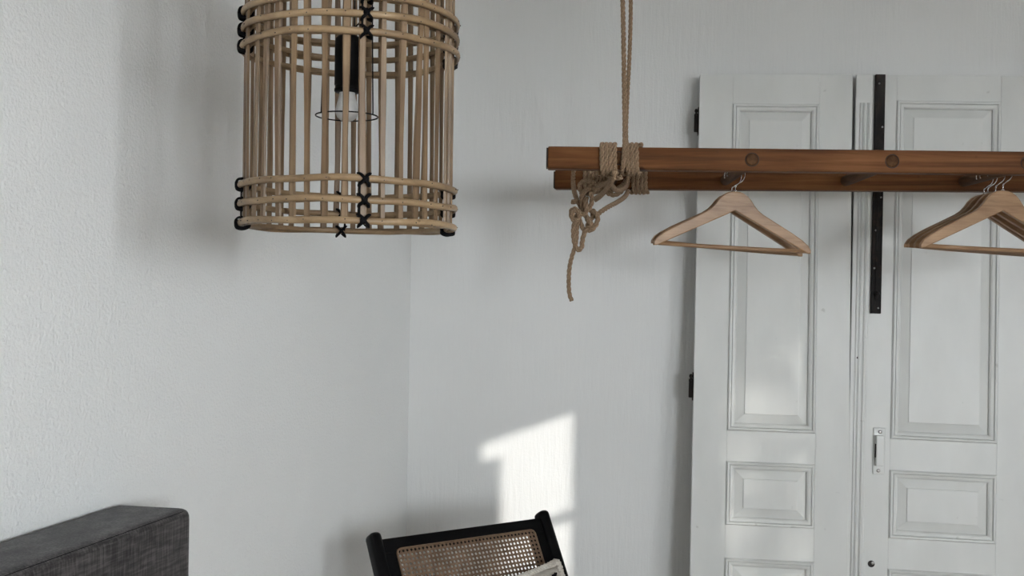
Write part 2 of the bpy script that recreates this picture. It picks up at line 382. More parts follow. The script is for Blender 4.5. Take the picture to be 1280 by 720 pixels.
# hinges on its outer edge
for hz in (0.150, 1.008):
    hg = empty('hinge', (-0.001, 0.022, -hz)); hg.parent = leafA
    bm = bmesh.new(); box(bm, (-0.0025, -0.016, -0.045), (0.0, 0.014, 0.045), 0.001); link('hinge_plate', bm, 'iron', hg)
    bm = bmesh.new(); lathe(bm, [(0.0055, -0.036), (0.0065, -0.035), (0.0065, 0.012), (0.0058, 0.0125), (0.0058, 0.0145), (0.0065, 0.015), (0.0065, 0.022), (0.004, 0.024), (0.003, 0.027), (0.0055, 0.030), (0.0055, 0.035), (0.003, 0.039)], 12, (-0.008, -0.010, 0)); link('hinge_pin', bm, 'iron', hg, smooth=True)
    bm = bmesh.new(); lathe(bm, [(0.0025, 0), (0.0025, 0.002), (0.001, 0.003)], 8); link('screw', bm, 'steel', hg, loc=(-0.0025, -0.002, 0.03), rot=(0, -PI / 2, 0))
d2m = door_matrix(1074.5, 93, Z0 - 0.045, 1.95 - math.degrees(ROLL), 6.5, LEAN)
fl2 = (pix(1074.5, 93, Z0 - 0.045).z - 0.002) / math.cos(math.radians(LEAN)) - 0.012
leafB = make_leaf('panel_door', d2m, 0.545, 0.1160, 0.4345, [(0.0835, 1.1530), (1.2490, 1.4590), (1.5530, 2.055)], fl2, 'white panelled door leaf with a long black bolt plate and small catch')
# astragal strip with reeded grooves along its meeting edge
ast = empty('meeting_strip', (-0.012, 0, 0)); ast.parent = leafB
link('strip_body', bx((0, -0.010, -fl2), (0.052, 0.0, -0.002), 0.003, 2), 'door', ast)
for k, (x, wd) in enumerate(((0.016, 0.0045), (0.026, 0.005), (0.040, 0.006))):
    bm = bmesh.new(); tube(bm, [Vector((x, -0.010, -0.095)), Vector((x, -0.010, -fl2 + 0.02))], wd / 2 + 0.0012, 8); link('reed', bm, 'door', ast, smooth=True)
# black bolt plate let into the stile
bolt = empty('bolt_plate', (0.047, 0, -0.002)); bolt.parent = leafB
link('plate', bx((0, -0.0125, -0.762), (0.031, -0.0002, 0.0), 0.0012), 'iron', bolt)
link('slide', bx((0.011, -0.0155, -0.72), (0.021, -0.0125, -0.30), 0.001), 'iron', bolt)
bm = bmesh.new(); lathe(bm, [(0.006, 0), (0.007, 0.004), (0.0075, 0.008), (0.004, 0.011)], 14); link('bolt_knob', bm, 'iron', bolt, smooth=True, loc=(0.016, -0.0155, -0.70), rot=(PI / 2, 0, 0))
for sx, sz in ((0.024, -0.17), (0.024, -0.395), (0.010, -0.50), (0.008, -0.62), (0.022, -0.745), (0.012, -0.03)): screw(bolt, (sx, -0.0125, sz), 0.003)
# catch (keeper) painted over
kp = empty('door_catch', (0.064, 0, -1.120)); kp.parent = leafB
bm = bmesh.new(); box(bm, (0, -0.004, -0.145), (0.036, 0, 0), 0.003, 2); link('catch_plate', bm, 'door', kp)
bm = bmesh.new(); box(bm, (0.006, -0.024, -0.118), (0.030, -0.003, -0.024), 0.003, 2); link('catch_box', bm, 'door', kp)
link('catch_slot', bx((0.0045, -0.019, -0.092), (0.0075, -0.007, -0.050)), 'iron', kp)
screw(kp, (0.020, -0.004, -0.013), 0.006); screw(kp, (0.017, -0.004, -0.133), 0.006)
# old lock hole, with the end of a broken screw in it
bm = bmesh.new(); lathe(bm, [(0.0105, -0.0005), (0.0105, 0.0006), (0.0002, 0.0007)], 16); hole = link('lock_hole', bm, 'end_grain', leafB, loc=(0.066, -0.0002, -1.541), rot=(PI / 2, 0, 0)); screw(leafB, (0.070, -0.001, -1.538), 0.005)
bm = bmesh.new(); lathe(bm, [(0.0035, 0), (0.0035, 0.0006), (0.0002, 0.0007)], 10); link('nail_hole', bm, 'end_grain', leafB, loc=(0.010, -0.0103, -0.905), rot=(PI / 2, 0, 0))

# ------------------------------------------------------------------ ladder hung as a clothes rail
LZ0, LZ1 = CAMH + 0.2945, CAMH + 0.3495
LC = (LZ0 + LZ1) / 2; HS = (LZ1 - LZ0) / 2; ST = 0.044
FA, FB = Vector((0.083, 2.650, LC)), Vector((2.12, 2.575, LC))       # front faces of the two stiles
RA, RB = Vector((0.121, 3.185, LC)), Vector((2.10, 2.965, LC))
ladder = empty('wooden_ladder', (FA.x, FA.y, LC)); tag(ladder, 'brown wooden ladder hung level on ropes as a clothes rail', 'ladder')
def stile(a, b):
    d = (b - a); L = d.length; ang = math.atan2(d.y, d.x)
    bm = bx((0, 0, -HS), (L, ST, HS), 0.0035, 2)
    o = link('stile', bm, 'stile', ladder, loc=a - Vector((FA.x, FA.y, LC)), rot=(0, 0, ang))
    link('end_face', bx((-0.004, 0.003, -HS + 0.003), (0.0, ST - 0.003, HS - 0.003), 0.001), 'end_grain', o)
    return o
stile(FA, FB); stile(RA, RB)
RX = [0.256, 0.580, 0.917, 1.240, 1.56, 1.885]
def on_line(a, b, x): t = (x - a.x) / (b.x - a.x); return a.lerp(b, t)
RUNGS = []
for i, x in enumerate(RX):
    p = on_line(FA, FB, x); q = on_line(RA, RB, x + 0.034)
    d = (q - p).normalized(); p2 = p - d * 0.004; q2 = q + d * (ST + 0.006)
    RUNGS.append((p, q, d)); L = (q2 - p2).length
    bm = bmesh.new(); k = 16
    tube(bm, [Vector((0, 0.0, 0)), Vector((0, 0.0015, 0)), Vector((0, L * 0.3, 0)), Vector((0, L * 0.7, 0)), Vector((0, L - 0.0015, 0)), Vector((0, L, 0))], [0.0125, 0.0145, 0.0160, 0.0160, 0.0145, 0.0125], k)
    rg = link('rung', bm, 'rung', ladder, smooth=False, loc=p2 - Vector((FA.x, FA.y, LC)), rot=(0, 0, math.atan2(d.y, d.x) - PI / 2))
    bm = bmesh.new(); tube(bm, [Vector((math.cos(a) * 0.0162, 0.0036, math.sin(a) * 0.0162)) for a in [2 * PI * j / 20 for j in range(20)]], 0.0011, 5, closed=True)
    link('joint_gap', bm, 'end_grain', rg)

# ------------------------------------------------------------------ coat hangers
def hanger_body():
    top = [(0, 0.0), (0.012, -0.0008), (0.022, -0.004), (0.034, -0.011), (0.045, -0.022), (0.055, -0.036), (0.066, -0.048), (0.080, -0.058), (0.110, -0.074), (0.165, -0.103), (0.195, -0.121), (0.212, -0.134), (0.220, -0.146), (0.219, -0.152)]
    n = len(top)
    def bot(x): return -0.052 - (0.156 - 0.052) * min(x / 0.212, 1.0)
    bm = bmesh.new(); sec = []
    for sgn in (-1, 1):
        secs = []
        for x, z in top:
            zb = bot(x) if x < 0.205 else min(bot(x), z - 0.002)
            if x >= 0.218: zb = -0.156
            hf = 0.0065
            ring = [(x * sgn, -hf + 0.0015, z), (x * sgn, hf - 0.0015, z), (x * sgn, hf, z - min(0.003, (z - zb) / 3)), (x * sgn, hf, zb + min(0.003, (z - zb) / 3)), (x * sgn, hf - 0.0015, zb), (x * sgn, -hf + 0.0015, zb), (x * sgn, -hf, zb + min(0.003, (z - zb) / 3)), (x * sgn, -hf, z - min(0.003, (z - zb) / 3))]
            secs.append([bm.verts.new(v) for v in ring])
        for A, B in zip(secs, secs[1:]):
            for k in range(8): bm.faces.new((A[k], A[(k + 1) % 8], B[(k + 1) % 8], B[k]))
        bm.faces.new(secs[-1]); bm.faces.new(secs[0])
    bmesh.ops.recalc_face_normals(bm, faces=bm.faces[:])
    return bm
HR = 0.0245
def make_hanger():
    h = empty('coat_hanger')
    link('body', hanger_body(), 'hanger', h)
    bm = bmesh.new(); tube(bm, [Vector((-0.207, 0, -0.150)), Vector((-0.1, 0, -0.1515)), Vector((0.1, 0, -0.1515)), Vector((0.207, 0, -0.150))], 0.0058, 10); link('trouser_bar', bm, 'hanger', h, smooth=True)
    pts = [Vector((0, 0, -0.006)), Vector((0, 0, 0.006)), Vector((0.001, 0, 0.016))]
    cz = 0.022 + HR
    for k in range(0, 21): a = math.radians(-68 + k * 13.2); pts.append(Vector((HR * math.cos(a), 0, cz + HR * math.sin(a))))
    bm = bmesh.new(); tube(bm, catmull(pts, 3), 0.0017, 8); link('hook', bm, 'chrome', h, smooth=True)
    bm = bmesh.new(); lathe(bm, [(0.0045, -0.001), (0.0045, 0.002), (0.0025, 0.003)], 10); link('ferrule', bm, 'chrome', h, smooth=True)
    return h, cz
proto, HCZ = make_hanger()
def place_hanger(h, rung_i, depth, yaw, tilt, label, group, side=0.0):
    p, q, d = RUNGS[rung_i]; t = (depth - p.y) / (q.y - p.y); c = p.lerp(q, t)
    top = Vector((c.x + side, c.y, LC + 0.0160 + 0.0019))             # hook's inner crown rests on the rung
    off = Vector((0, 0, -(HCZ + HR)))
    R = Matrix.Rotation(yaw, 4, 'Z') @ Matrix.Rotation(tilt, 4, 'Y')
    h.matrix_world = Matrix.Translation(top) @ R @ Matrix.Translation(off)
    tag(h, label, 'hanger', group)
place_hanger(proto, 1, 2.905, math.radians(9), math.radians(1.9), 'front hanger', 'wooden coat hangers')
proto['label'] = 'wooden coat hanger with flat bar, front one of the pair'
h2 = copy_tree(proto); place_hanger(h2, 1, 2.965, math.radians(12), math.radians(3.4), 'wooden coat hanger of the pair, half hidden behind its twin', 'wooden coat hangers')
gl = ['pale wooden coat hanger at the front of the bunch of four', 'wooden coat hanger second in the bunch of four', 'wooden coat hanger third in the bunch of four', 'wooden coat hanger at the wall side of the bunch of four']
for k, (dep, yw, tl) in enumerate(((2.760, 8, 1.3), (2.808, 9, 1.9), (2.862, 10, 2.4), (2.890, 10.5, 2.7))):
    place_hanger(copy_tree(proto), 3, dep, math.radians(yw), math.radians(tl), gl[k], 'wooden coat hangers')

# ------------------------------------------------------------------ ropes
RR = 0.0061
def coil(a, b, x0, x1, turns, phase=0.0, gap=RR + 0.0012, jit=0.0008):
    """helix around a stile between x0 and x1 (world)"""
    pts = []; n = int(turns * 28)
    hx, hy = HS + gap, ST / 2 + gap
    d = (b - a).normalized(); nrm = Vector((-d.y, d.x, 0))
    for i in range(n + 1):
        s = i / n; ang = phase + 2 * PI * turns * s
        c, sn = math.cos(ang), math.sin(ang); e = 0.42
        px_ = math.copysign(abs(c) ** e, c) * hy; pz = math.copysign(abs(sn) ** e, sn) * hx
        ctr = on_line(a, b, x0 + (x1 - x0) * s) + nrm * (ST / 2)
        slant = d * (0.004 * (c))
        pts.append(ctr + nrm * px_ + Vector((0, 0, pz)) + slant + Vector((random.uniform(-1, 1), random.uniform(-1, 1), random.uniform(-1, 1))) * jit * 0.4)
    return pts
hr = empty('hanging_rope', (0.27, 2.64, LC)); tag(hr, 'brown twisted rope coiled and knotted round the end of the ladder', 'rope')
def rpart(name, splines, smooth_n=8, parent=hr, pitch=0.042):
    bm = bmesh.new(); off = Vector(hr.location)
    for s in splines: rope(bm, [Vector(p) - off for p in s], RR * (1.1 if name in ('knot', 'linking_strands') else 1.0), pitch)
    return link(name, bm, 'rope', parent, smooth=True)
cf1 = coil(FA, FB, 0.211, 0.252, 4.0, -PI / 2); cf2 = coil(FA, FB, 0.2725, 0.312, 3.6, -PI / 2)
rpart('front_wrap', [cf1]); rpart('front_wrap', [cf2])
cb1 = coil(RA, RB, 0.205, 0.286, 7.0, -PI / 2); cb2 = coil(RA, RB, 0.345, 0.392, 4.0, -PI / 2)
rpart('rear_wrap', [cb1]); rpart('rear_wrap', [cb2])
CH = Vector((0.275, 2.90, CEIL - 0.03))
frontrope = catmull([cf2[0] + Vector((-0.008, -0.002, 0)), pix(779, 205, 2.632), pix(781, 176, 2.64), pix(780.5, 120, 2.66), pix(778.5, 0, 2.70), CH + Vector((-0.012, -0.01, 0))], 10)
rearrope = catmull([pix(786, 232, 3.17), pix(784, 190, 3.165), pix(783, 150, 3.15), pix(788.5, 0, 3.05), CH + Vector((0.012, 0.01, 0))], 10)
rpart('hanging_strand', [frontrope]); rpart('hanging_strand', [rearrope])
def P(lst): return catmull([pix(*p) for p in lst], 8)
links = [P([(768, 214, 2.63), (766, 222, 2.65), (760, 228, 2.72), (750, 232, 2.82), (742, 236, 2.86)]),
         P([(777, 222, 2.64), (766, 222, 2.66), (757, 217, 2.69)]),
         P([(762, 228, 2.80), (771, 238, 2.95), (782, 234, 3.05), (786, 222, 3.12)]),
         P([(757, 240, 3.13), (766, 244, 3.14), (776, 240, 3.14), (786, 226, 3.14)]),
         P([(757, 234, 3.12), (768, 237, 3.13), (778, 231, 3.13), (788, 218, 3.14)]),
         P([(785, 239, 3.16), (781, 246, 3.08), (771, 253, 2.98), (760, 259, 2.93), (748, 267, 2.90), (743, 272, 2.90)])]
rpart('linking_strands', links)
knot = [P([(717, 212, 3.12), (716.5, 228, 3.08), (718, 240, 2.98), (722, 251, 2.92), (728, 262, 2.90), (733, 272, 2.90), (738, 281, 2.90)]),
        P([(730, 246, 2.90), (726, 239, 2.88), (725, 231, 2.87), (731, 226, 2.87), (739, 227, 2.87), (744, 233, 2.87), (742, 240, 2.88), (735, 242, 2.895), (728, 239, 2.905)]),
        P([(748, 236, 2.88), (741, 233, 2.86), (734, 236, 2.86), (728, 243, 2.87), (727, 252, 2.88), (729, 262, 2.885), (734, 272, 2.885), (739, 280, 2.885), (743, 283, 2.89)]),
        P([(737, 240, 2.87), (740, 247, 2.87), (739, 255, 2.87), (735, 262, 2.88), (729, 266, 2.89)]),
        P([(733, 246, 2.865), (732, 255, 2.865), (733, 264, 2.87), (728, 268, 2.88), (721, 266, 2.88)]),
        P([(721, 270, 2.90), (715, 271, 2.89), (714, 264, 2.89), (718, 261, 2.885), (723, 264, 2.88), (724, 271, 2.88), (720, 275, 2.88), (715, 273, 2.87), (716, 266, 2.87), (719, 264, 2.88)]),
        P([(716, 252.5, 2.86), (720, 252, 2.89), (726, 254, 2.90)]),
        P([(736, 262, 2.89), (742, 264, 2.88), (747, 270, 2.88), (746, 279, 2.88), (741, 286, 2.88), (736, 288, 2.89), (734, 283, 2.90), (738, 276, 2.90), (741, 268, 2.90), (738, 262, 2.90)]),
        P([(741, 283, 2.885), (734, 286, 2.89), (730, 293, 2.89), (728, 301, 2.89), (727, 309, 2.89), (723, 312.5, 2.89), (719.5, 308, 2.89), (717, 297, 2.89), (717, 285, 2.89), (719, 274, 2.89)]),
        P([(724, 274, 2.90), (728, 284, 2.90), (731, 290, 2.90)])]
rpart('knot', knot)
rpart('tail', [P([(722, 276, 2.895), (721, 288, 2.895), (720.5, 300, 2.895), (718, 311, 2.895), (714.5, 322, 2.895), (712, 334, 2.895), (711, 346, 2.895), (711, 358, 2.895), (712, 368, 2.895), (714.5, 376, 2.895)])])
bm = bmesh.new(); off = Vector(hr.location)
tube(bm, [p - off for p in P([(768, 222, 2.64), (763, 229, 2.66), (757, 238, 2.72), (750, 245, 2.78), (744, 249, 2.84)])], 0.0035, 8, ry=0.0085); link('frayed_end', bm, 'rope', hr, smooth=True)
bm = bmesh.new(); lathe(bm, [(0.022, 0.03), (0.022, 0.024), (0.006, 0.02), (0.006, 0.008)], 16)
tube(bm, catmull([Vector((0.016 * math.cos(a), 0, -0.006 + 0.016 * math.sin(a))) for a in [2 * PI * k / 10 for k in range(10)]], 3, True), 0.003, 8, closed=True)
hk = link('ceiling_hook', bm, 'black_metal', hr, smooth=False, loc=CH - off)
# the rope at the far end of the ladder
h2r = empty('hanging_rope', (1.885, 2.58, LC)); tag(h2r, 'brown rope holding up the far end of the ladder', 'rope')
off2 = Vector(h2r.location); CH2 = Vector((1.9, 2.80, CEIL - 0.03))
bm = bmesh.new(); c1 = coil(FA, FB, 1.835, 1.865, 3, -PI / 2); rope(bm, [p - off2 for p in c1], RR); link('front_wrap', bm, 'rope', h2r, smooth=True)
bm = bmesh.new(); c2 = coil(RA, RB, 1.94, 1.97, 3, -PI / 2); rope(bm, [p - off2 for p in c2], RR); link('rear_wrap', bm, 'rope', h2r, smooth=True)
bm = bmesh.new(); rope(bm, [c1[-1] - off2, CH2 - off2 + Vector((-.01, 0, 0))], RR, step=0.006); rope(bm, [c2[-1] - off2, CH2 - off2 + Vector((.01, 0, 0))], RR, step=0.006); link('hanging_strand', bm, 'rope', h2r, smooth=True)
o = hk.copy(); COL.objects.link(o); o.parent = h2r; o.location = CH2 - off2

# ------------------------------------------------------------------ rattan pendant lamp
LR = 0.1785
lamp_top = 0.52                                    # height of the shade
lc = Vector((-0.2875, 1.888, CAMH + 0.1035))       # centre of the bottom rim
lamp = empty('pendant_lamp', lc); tag(lamp, 'cylindrical rattan basket pendant lamp with black bindings and white bulb', 'lamp')
hoop_h = [0.000, 0.0325, 0.0655, 0.300, 0.328, 0.356, 0.500]
NS = 38
def slat_mesh(i):
    bm = bmesh.new(); n = 9; rings = []
    wb = random.uniform(0.0047, 0.0066); ph = random.uniform(0, 6); bow = random.uniform(-0.005, 0.005)
    for k in range(n):
        z = -0.004 + (lamp_top + 0.008) * k / (n - 1)
        wv = wb * (1 + 0.16 * math.sin(ph + k * 1.1) + random.uniform(-0.06, 0.06)); sx = bow * math.sin(PI * k / (n - 1)) + random.uniform(-0.0006, 0.0006)
        th = 0.0022
        rings.append([bm.verts.new((sx + a * wv, b * th, z)) for a, b in ((-1, -0.5), (-0.7, 1), (0.7, 1), (1, -0.5), (0.6, -1), (-0.6, -1))])
    for A, B in zip(rings, rings[1:]):
        for k in range(6): bm.faces.new((A[k], A[(k + 1) % 6], B[(k + 1) % 6], B[k]))
    bm.faces.new(rings[0][::-1]); bm.faces.new(rings[-1]); bmesh.ops.recalc_face_normals(bm, faces=bm.faces[:])
    return bm
protos = [link('slat', slat_mesh(i), 'rattan', lamp, smooth=False) for i in range(12)]
A0 = math.radians(-74)                                          # binding azimuth nearest the front
for i in range(NS):
    s = protos[i] if i < 12 else protos[random.randrange(12)].copy()
    if i >= 12: COL.objects.link(s); s.parent = lamp
    a = A0 + 2 * PI * i / NS + (random.uniform(-0.025, 0.025) if i else 0)
    flip = random.choice((0, PI)) if i else 0
    s.location = (math.cos(a) * LR, math.sin(a) * LR, 0)
    s.rotation_euler = (random.uniform(-0.004, 0.004), random.uniform(-0.02, 0.02), a - PI / 2)
def hoop(z, outer=True):
    r = LR + 0.0065 if outer else LR - 0.0055
    bm = bmesh.new(); n = 72; ph = random.uniform(0, 6)
    hh, tt = (0.0058, 0.0048) if outer else (0.0045, 0.0028)
    rings = []
    for k in range(n):
        a = 2 * PI * k / n; dz = 0.0012 * math.sin(3 * a + ph) + 0.0008 * math.sin(7 * a + 2 * ph); rr = r + 0.0008 * math.sin(4 * a + ph)
        rings.append([bm.verts.new(((rr + tt * math.cos(b) * (1 if math.cos(b) > 0 else 0.6)) * math.cos(a), (rr + tt * math.cos(b) * (1 if math.cos(b) > 0 else 0.6)) * math.sin(a), z + dz + hh * math.sin(b))) for b in [2 * PI * j / 10 for j in range(10)]])
    for k in range(n):
        A, B = rings[k], rings[(k + 1) % n]
        for j in range(10): bm.faces.new((A[j], B[j], B[(j + 1) % 10], A[(j + 1) % 10]))
    bmesh.ops.recalc_face_normals(bm, faces=bm.faces[:])
    return link('hoop' if outer else 'inner_hoop', bm, 'rattan_hoop', lamp, smooth=True)
for z in hoop_h:
    ho = hoop(z); hoop(z, False)
    bm = bmesh.new()
    for i in range(NS):
        if random.random() < 0.75:
            a = A0 + 2 * PI * (i + random.uniform(-0.1, 0.1)) / NS
            bmesh.ops.create_icosphere(bm, subdivisions=1, radius=0.0012, matrix=Matrix.Translation((math.cos(a) * (LR + 0.0112), math.sin(a) * (LR + 0.0112), z + random.uniform(-0.002, 0.002))))
    tag(link('nails', bm, 'nail', ho), kind='stuff')
def binding(a, zs):
    """black cross lashing over each hoop, with a running cord between"""
    bd = empty('binding'); bd.parent = lamp; bd.rotation_euler = (0, 0, a)
    ro, ri = LR + 0.0122, LR - 0.0085
    for z in zs:
        for sg in (-1, 1):
            pts = [Vector((ro - 0.003, -0.008 * sg, z - 0.0085)), Vector((ro, -0.004 * sg, z - 0.005)), Vector((ro + 0.0006, 0, z)), Vector((ro, 0.004 * sg, z + 0.005)), Vector((ro - 0.003, 0.008 * sg, z + 0.0085)),
                   Vector((LR, 0.0085 * sg, z + 0.0095)), Vector((ri, 0.005 * sg, z + 0.006)), Vector((ri - 0.001, 0, z)), Vector((ri, -0.005 * sg, z - 0.006)), Vector((LR, -0.0085 * sg, z - 0.0095))]
            bm = bmesh.new(); tube(bm, catmull(pts, 4, True), 0.0016, 6, closed=True, ry=0.0035); link('lashing', bm, 'black_tie', bd, smooth=True)
        bm = bmesh.new(); bmesh.ops.create_icosphere(bm, subdivisions=1, radius=0.0062, matrix=Matrix.Translation((ro - 0.001, random.uniform(-.002, .002), z + random.uniform(-.002, .002))) @ Matrix.Diagonal((0.6, 1, 1.1, 1))); link('tie_knot', bm, 'black_tie', bd, smooth=True)
    for z0, z1 in zip(zs, zs[1:]):
        if z1 - z0 < 0.05:
            for rr in (LR + 0.004, LR - 0.006):
                bm = bmesh.new(); tube(bm, [Vector((rr, -0.006, z0)), Vector((rr, -0.007, (z0 + z1) / 2)), Vector((rr, -0.006, z1))], 0.0016, 6); link('running_cord', bm, 'black_tie', bd, smooth=True)
for k in range(4): binding(A0 + k * PI / 2 + (0, 0.06, -0.05, 0.02)[k], hoop_h)
# lid of the shade: cross bars that carry the lamp holder
for k in range(4):
    a = k * PI / 4 + 0.2; bm = bmesh.new(); d = Vector((math.cos(a), math.sin(a), 0))
    tube(bm, [d * -(LR - 0.004) + Vector((0, 0, 0.505 + k * .004)), d * (LR - 0.004) + Vector((0, 0, 0.505 + k * .004))], 0.0045, 8); link('cross_bar', bm, 'rattan_hoop', lamp, smooth=True)
sx, sy = -0.006, 0.0
hol = empty('lamp_holder', (sx, sy, 0)); hol.parent = lamp
bm = bmesh.new(); lathe(bm, [(0.008, 0.334), (0.019, 0.331), (0.0225, 0.326), (0.0225, 0.246), (0.0205, 0.2455), (0.0205, 0.240), (0.0225, 0.2395), (0.0225, 0.235), (0.020, 0.233)], 24); link('socket', bm, 'black_metal', hol, smooth=True)
bm = bmesh.new(); lathe(bm, [(0.0135, 0.236), (0.0140, 0.230), (0.0155, 0.222), (0.0180, 0.213), (0.0198, 0.204), (0.0196, 0.197), (0.0170, 0.190), (0.011, 0.1850), (0.004, 0.1832), (0.0005, 0.183)], 24); link('bulb', bm, 'bulb', hol, smooth=True)
bm = bmesh.new(); wr = 0.054; tube(bm, [Vector((wr * math.cos(a), wr * math.sin(a), 0.192)) for a in [2 * PI * j / 40 for j in range(40)]], 0.0013, 6, closed=True); link('wire_ring', bm, 'black_metal', hol, smooth=True)
for a in (-2.35, -0.45, 1.5):
    bm = bmesh.new(); tube(bm, [Vector((wr * math.cos(a), wr * math.sin(a), 0.192)), Vector((wr * 0.92 * math.cos(a), wr * 0.92 * math.sin(a), 0.36)), Vector((wr * 0.85 * math.cos(a), wr * 0.85 * math.sin(a), 0.50))], 0.0013, 6); link('wire_stay', bm, 'black_metal', hol, smooth=True)
bm = bmesh.new(); ctop = CEIL - lc.z - 0.03
tube(bm, catmull([Vector((0, 0, 0.33)), Vector((0.002, 0, 0.42)), Vector((0.0, 0, 0.5)), Vector((0, 0, 0.8)), Vector((0, 0, ctop))], 6), 0.0032, 8); link('cord', bm, 'black_metal', hol, smooth=True)
bm = bmesh.new(); tube(bm, catmull([Vector((0.006, -0.006, 0.330)), Vector((0.014, -0.012, 0.345)), Vector((0.022, -0.012, 0.355)), Vector((0.026, -0.01, 0.38)), Vector((0.026, -0.008, 0.46)), Vector((0.012, 0, 0.52))], 6), 0.0013, 6); link('earth_wire', bm, 'black_metal', hol, smooth=True)
bm = bmesh.new(); lathe(bm, [(0.006, ctop - 0.03), (0.045, ctop - 0.005), (0.05, ctop + 0.005), (0.05, ctop + 0.03)], 24); link('ceiling_rose', bm, 'black_metal', hol, smooth=True)

# ------------------------------------------------------------------ headboard against the left wall
HT = 0.155
cornerp = leftw(0, 0, 0)
bp_ = pix(155, 629.5, 2.077)                          # rear top corner at its end
s_end = (bp_ - B0).dot(LD); HTOP = bp_.z
HBM = Matrix(((LD.x, LN.x, 0, 0), (LD.y, LN.y, 0, 0), (0, 0, 1, 0), (0, 0, 0, 1)))
hb = empty('headboard', matrix=Matrix.Translation(leftw(s_end, 0.004, 0)) @ HBM); tag(hb, 'dark grey woven upholstered bed headboard standing against the wall', 'headboard')
HL = 1.65
def cushion_panel(lo, hi, bev, puff):
    bm = bmesh.new(); box(bm, lo, hi); bmesh.ops.subdivide_edges(bm, edges=bm.edges[:], cuts=14, use_grid_fill=True)
    lo, hi = Vector(lo), Vector(hi); c = (lo + hi) / 2; h = (hi - lo) / 2
    for v in bm.verts:
        p = v.co.copy()
        q = Vector((max(lo.x + bev, min(hi.x - bev, p.x)), max(lo.y + bev, min(hi.y - bev, p.y)), max(lo.z + bev, min(hi.z - bev, p.z))))
        d = p - q
        if d.length > 1e-7: v.co = q + d.normalized() * bev * (min(1, d.length / bev) if d.length < bev else 1)
    bm.normal_update()
    return bm
bm = bx((0, 0, 0.12), (HL, HT, HTOP), 0.022, 5); bmesh.ops.bisect_plane(bm, geom=bm.verts[:] + bm.edges[:] + bm.faces[:], plane_co=(0.5, 0, 0), plane_no=(1, 0, 0))
for v in bm.verts: v.co.x -= 0.10 * v.co.y * max(0, 1 - v.co.x / 0.5)
link('board', bm, 'fabric', hb, smooth=True)
seam = [Vector((HL - 0.02, HT - 0.007, HTOP - 0.0055)), Vector((0.5, HT - 0.007, HTOP - 0.0055)), Vector((0.01, HT - 0.007, HTOP - 0.0055))]
bm = bmesh.new(); tube(bm, resample(seam, 0.006), 0.0017, 6); link('seam', bm, 'black_tie', hb, smooth=True)
for x in (0.12, HL - 0.12): link('leg', bx((x - 0.03, 0.03, 0), (x + 0.03, HT - 0.03, 0.125), 0.004), 'black_lacquer', hb)

# ------------------------------------------------------------------ cane lounge chair
pl_, pr_ = pix(465, 668, 2.85), pix(675, 640, 3.165)
top_h = (pl_.z + pr_.z) / 2; ctr = (pl_ + pr_) / 2
cd = Vector((pr_.x - pl_.x, pr_.y - pl_.y, 0)); CW = cd.length; ca = math.atan2(cd.y, cd.x)
chair = empty('lounge_chair', (ctr.x, ctr.y, 0), (0, 0, ca)); tag(chair, 'black lounge chair with woven cane back in the corner', 'chair')
# chair local: x across, -y = forwards, back leans: point at height h sits at y = -(top_h-h)*TR
TR = 0.60; RL = math.atan(TR); HWc = CW / 2
bk = empty('backrest', (0, 0, top_h), (-RL, 0, 0)); bk.parent = chair      # local z runs up along the back, y = rearwards normal
BL = (top_h - 0.30) / math.cos(RL)
for sg in (-1, 1):
    bm = bmesh.new(); box(bm, (-0.017, -0.026, -BL), (0.017, 0.020, 0.0)); es = [e for e in bm.edges]
    bmesh.ops.bevel(bm, geom=es, offset=0.013, segments=4, profile=0.5, affect='EDGES')
    link('post', bm, 'black_lacquer', bk, smooth=True, loc=(sg * HWc, 0, 0))
iw = HWc - 0.015
RT = -0.020                                           # top of the top rail
link('top_rail', bx((-iw, -0.014, RT - 0.042), (iw, 0.014, RT), 0.004, 2), 'black_lacquer', bk)
link('bottom_rail', bx((-iw, -0.014, -BL + 0.05), (iw, 0.014, -BL + 0.10), 0.004, 2), 'black_lacquer', bk)
for sg in (-1, 1): link('side_rail', bx((sg * (iw - 0.02) - 0.022, -0.0138, -BL + 0.10), (sg * (iw - 0.02) + 0.022, 0.0138, RT - 0.040), 0.003, 2), 'black_lacquer', bk)
def cane_sheet(x0, x1, z0, z1, pitch):
    bm = bmesh.new(); nx = int((x1 - x0) / pitch); nz = int((z1 - z0) / pitch); px_, pz_ = (x1 - x0) / nx, (z1 - z0) / nz
    r = 0.31
    corner = {}
    def cv(i, j):
        if (i, j) not in corner: corner[(i, j)] = bm.verts.new((x0 + i * px_, random.uniform(-.0004, .0004), z0 + j * pz_))
        return corner[(i, j)]
    for i in range(nx):
        for j in range(nz):
            c = [cv(i, j), cv(i + 1, j), cv(i + 1, j + 1), cv(i, j + 1)]
            cx, cz = x0 + (i + .5) * px_, z0 + (j + .5) * pz_
            h = [bm.verts.new((cx + r * px_ * math.cos(a) * 1.0, 0, cz + r * pz_ * math.sin(a))) for a in [-3 * PI / 4 + k * PI / 4 for k in range(8)]]
            for k in range(4):
                A, B = c[k], c[(k + 1) % 4]; h0, h1, h2 = h[2 * k], h[(2 * k + 1) % 8], h[(2 * k + 2) % 8]
                bm.faces.new((A, B, h2, h1, h0))
    bmesh.ops.recalc_face_normals(bm, faces=bm.faces[:])
    ex = bmesh.ops.solidify(bm, geom=bm.faces[:], thickness=0.0016)
    return bm
cx1 = iw - 0.037; cz1 = RT - 0.034; cz0 = -BL + 0.105
cn = link('cane_panel', cane_sheet(-cx1, cx1, cz0, cz1, 0.0120), 'cane', bk, loc=(0, -0.0150, 0)); tag(cn, kind='stuff')
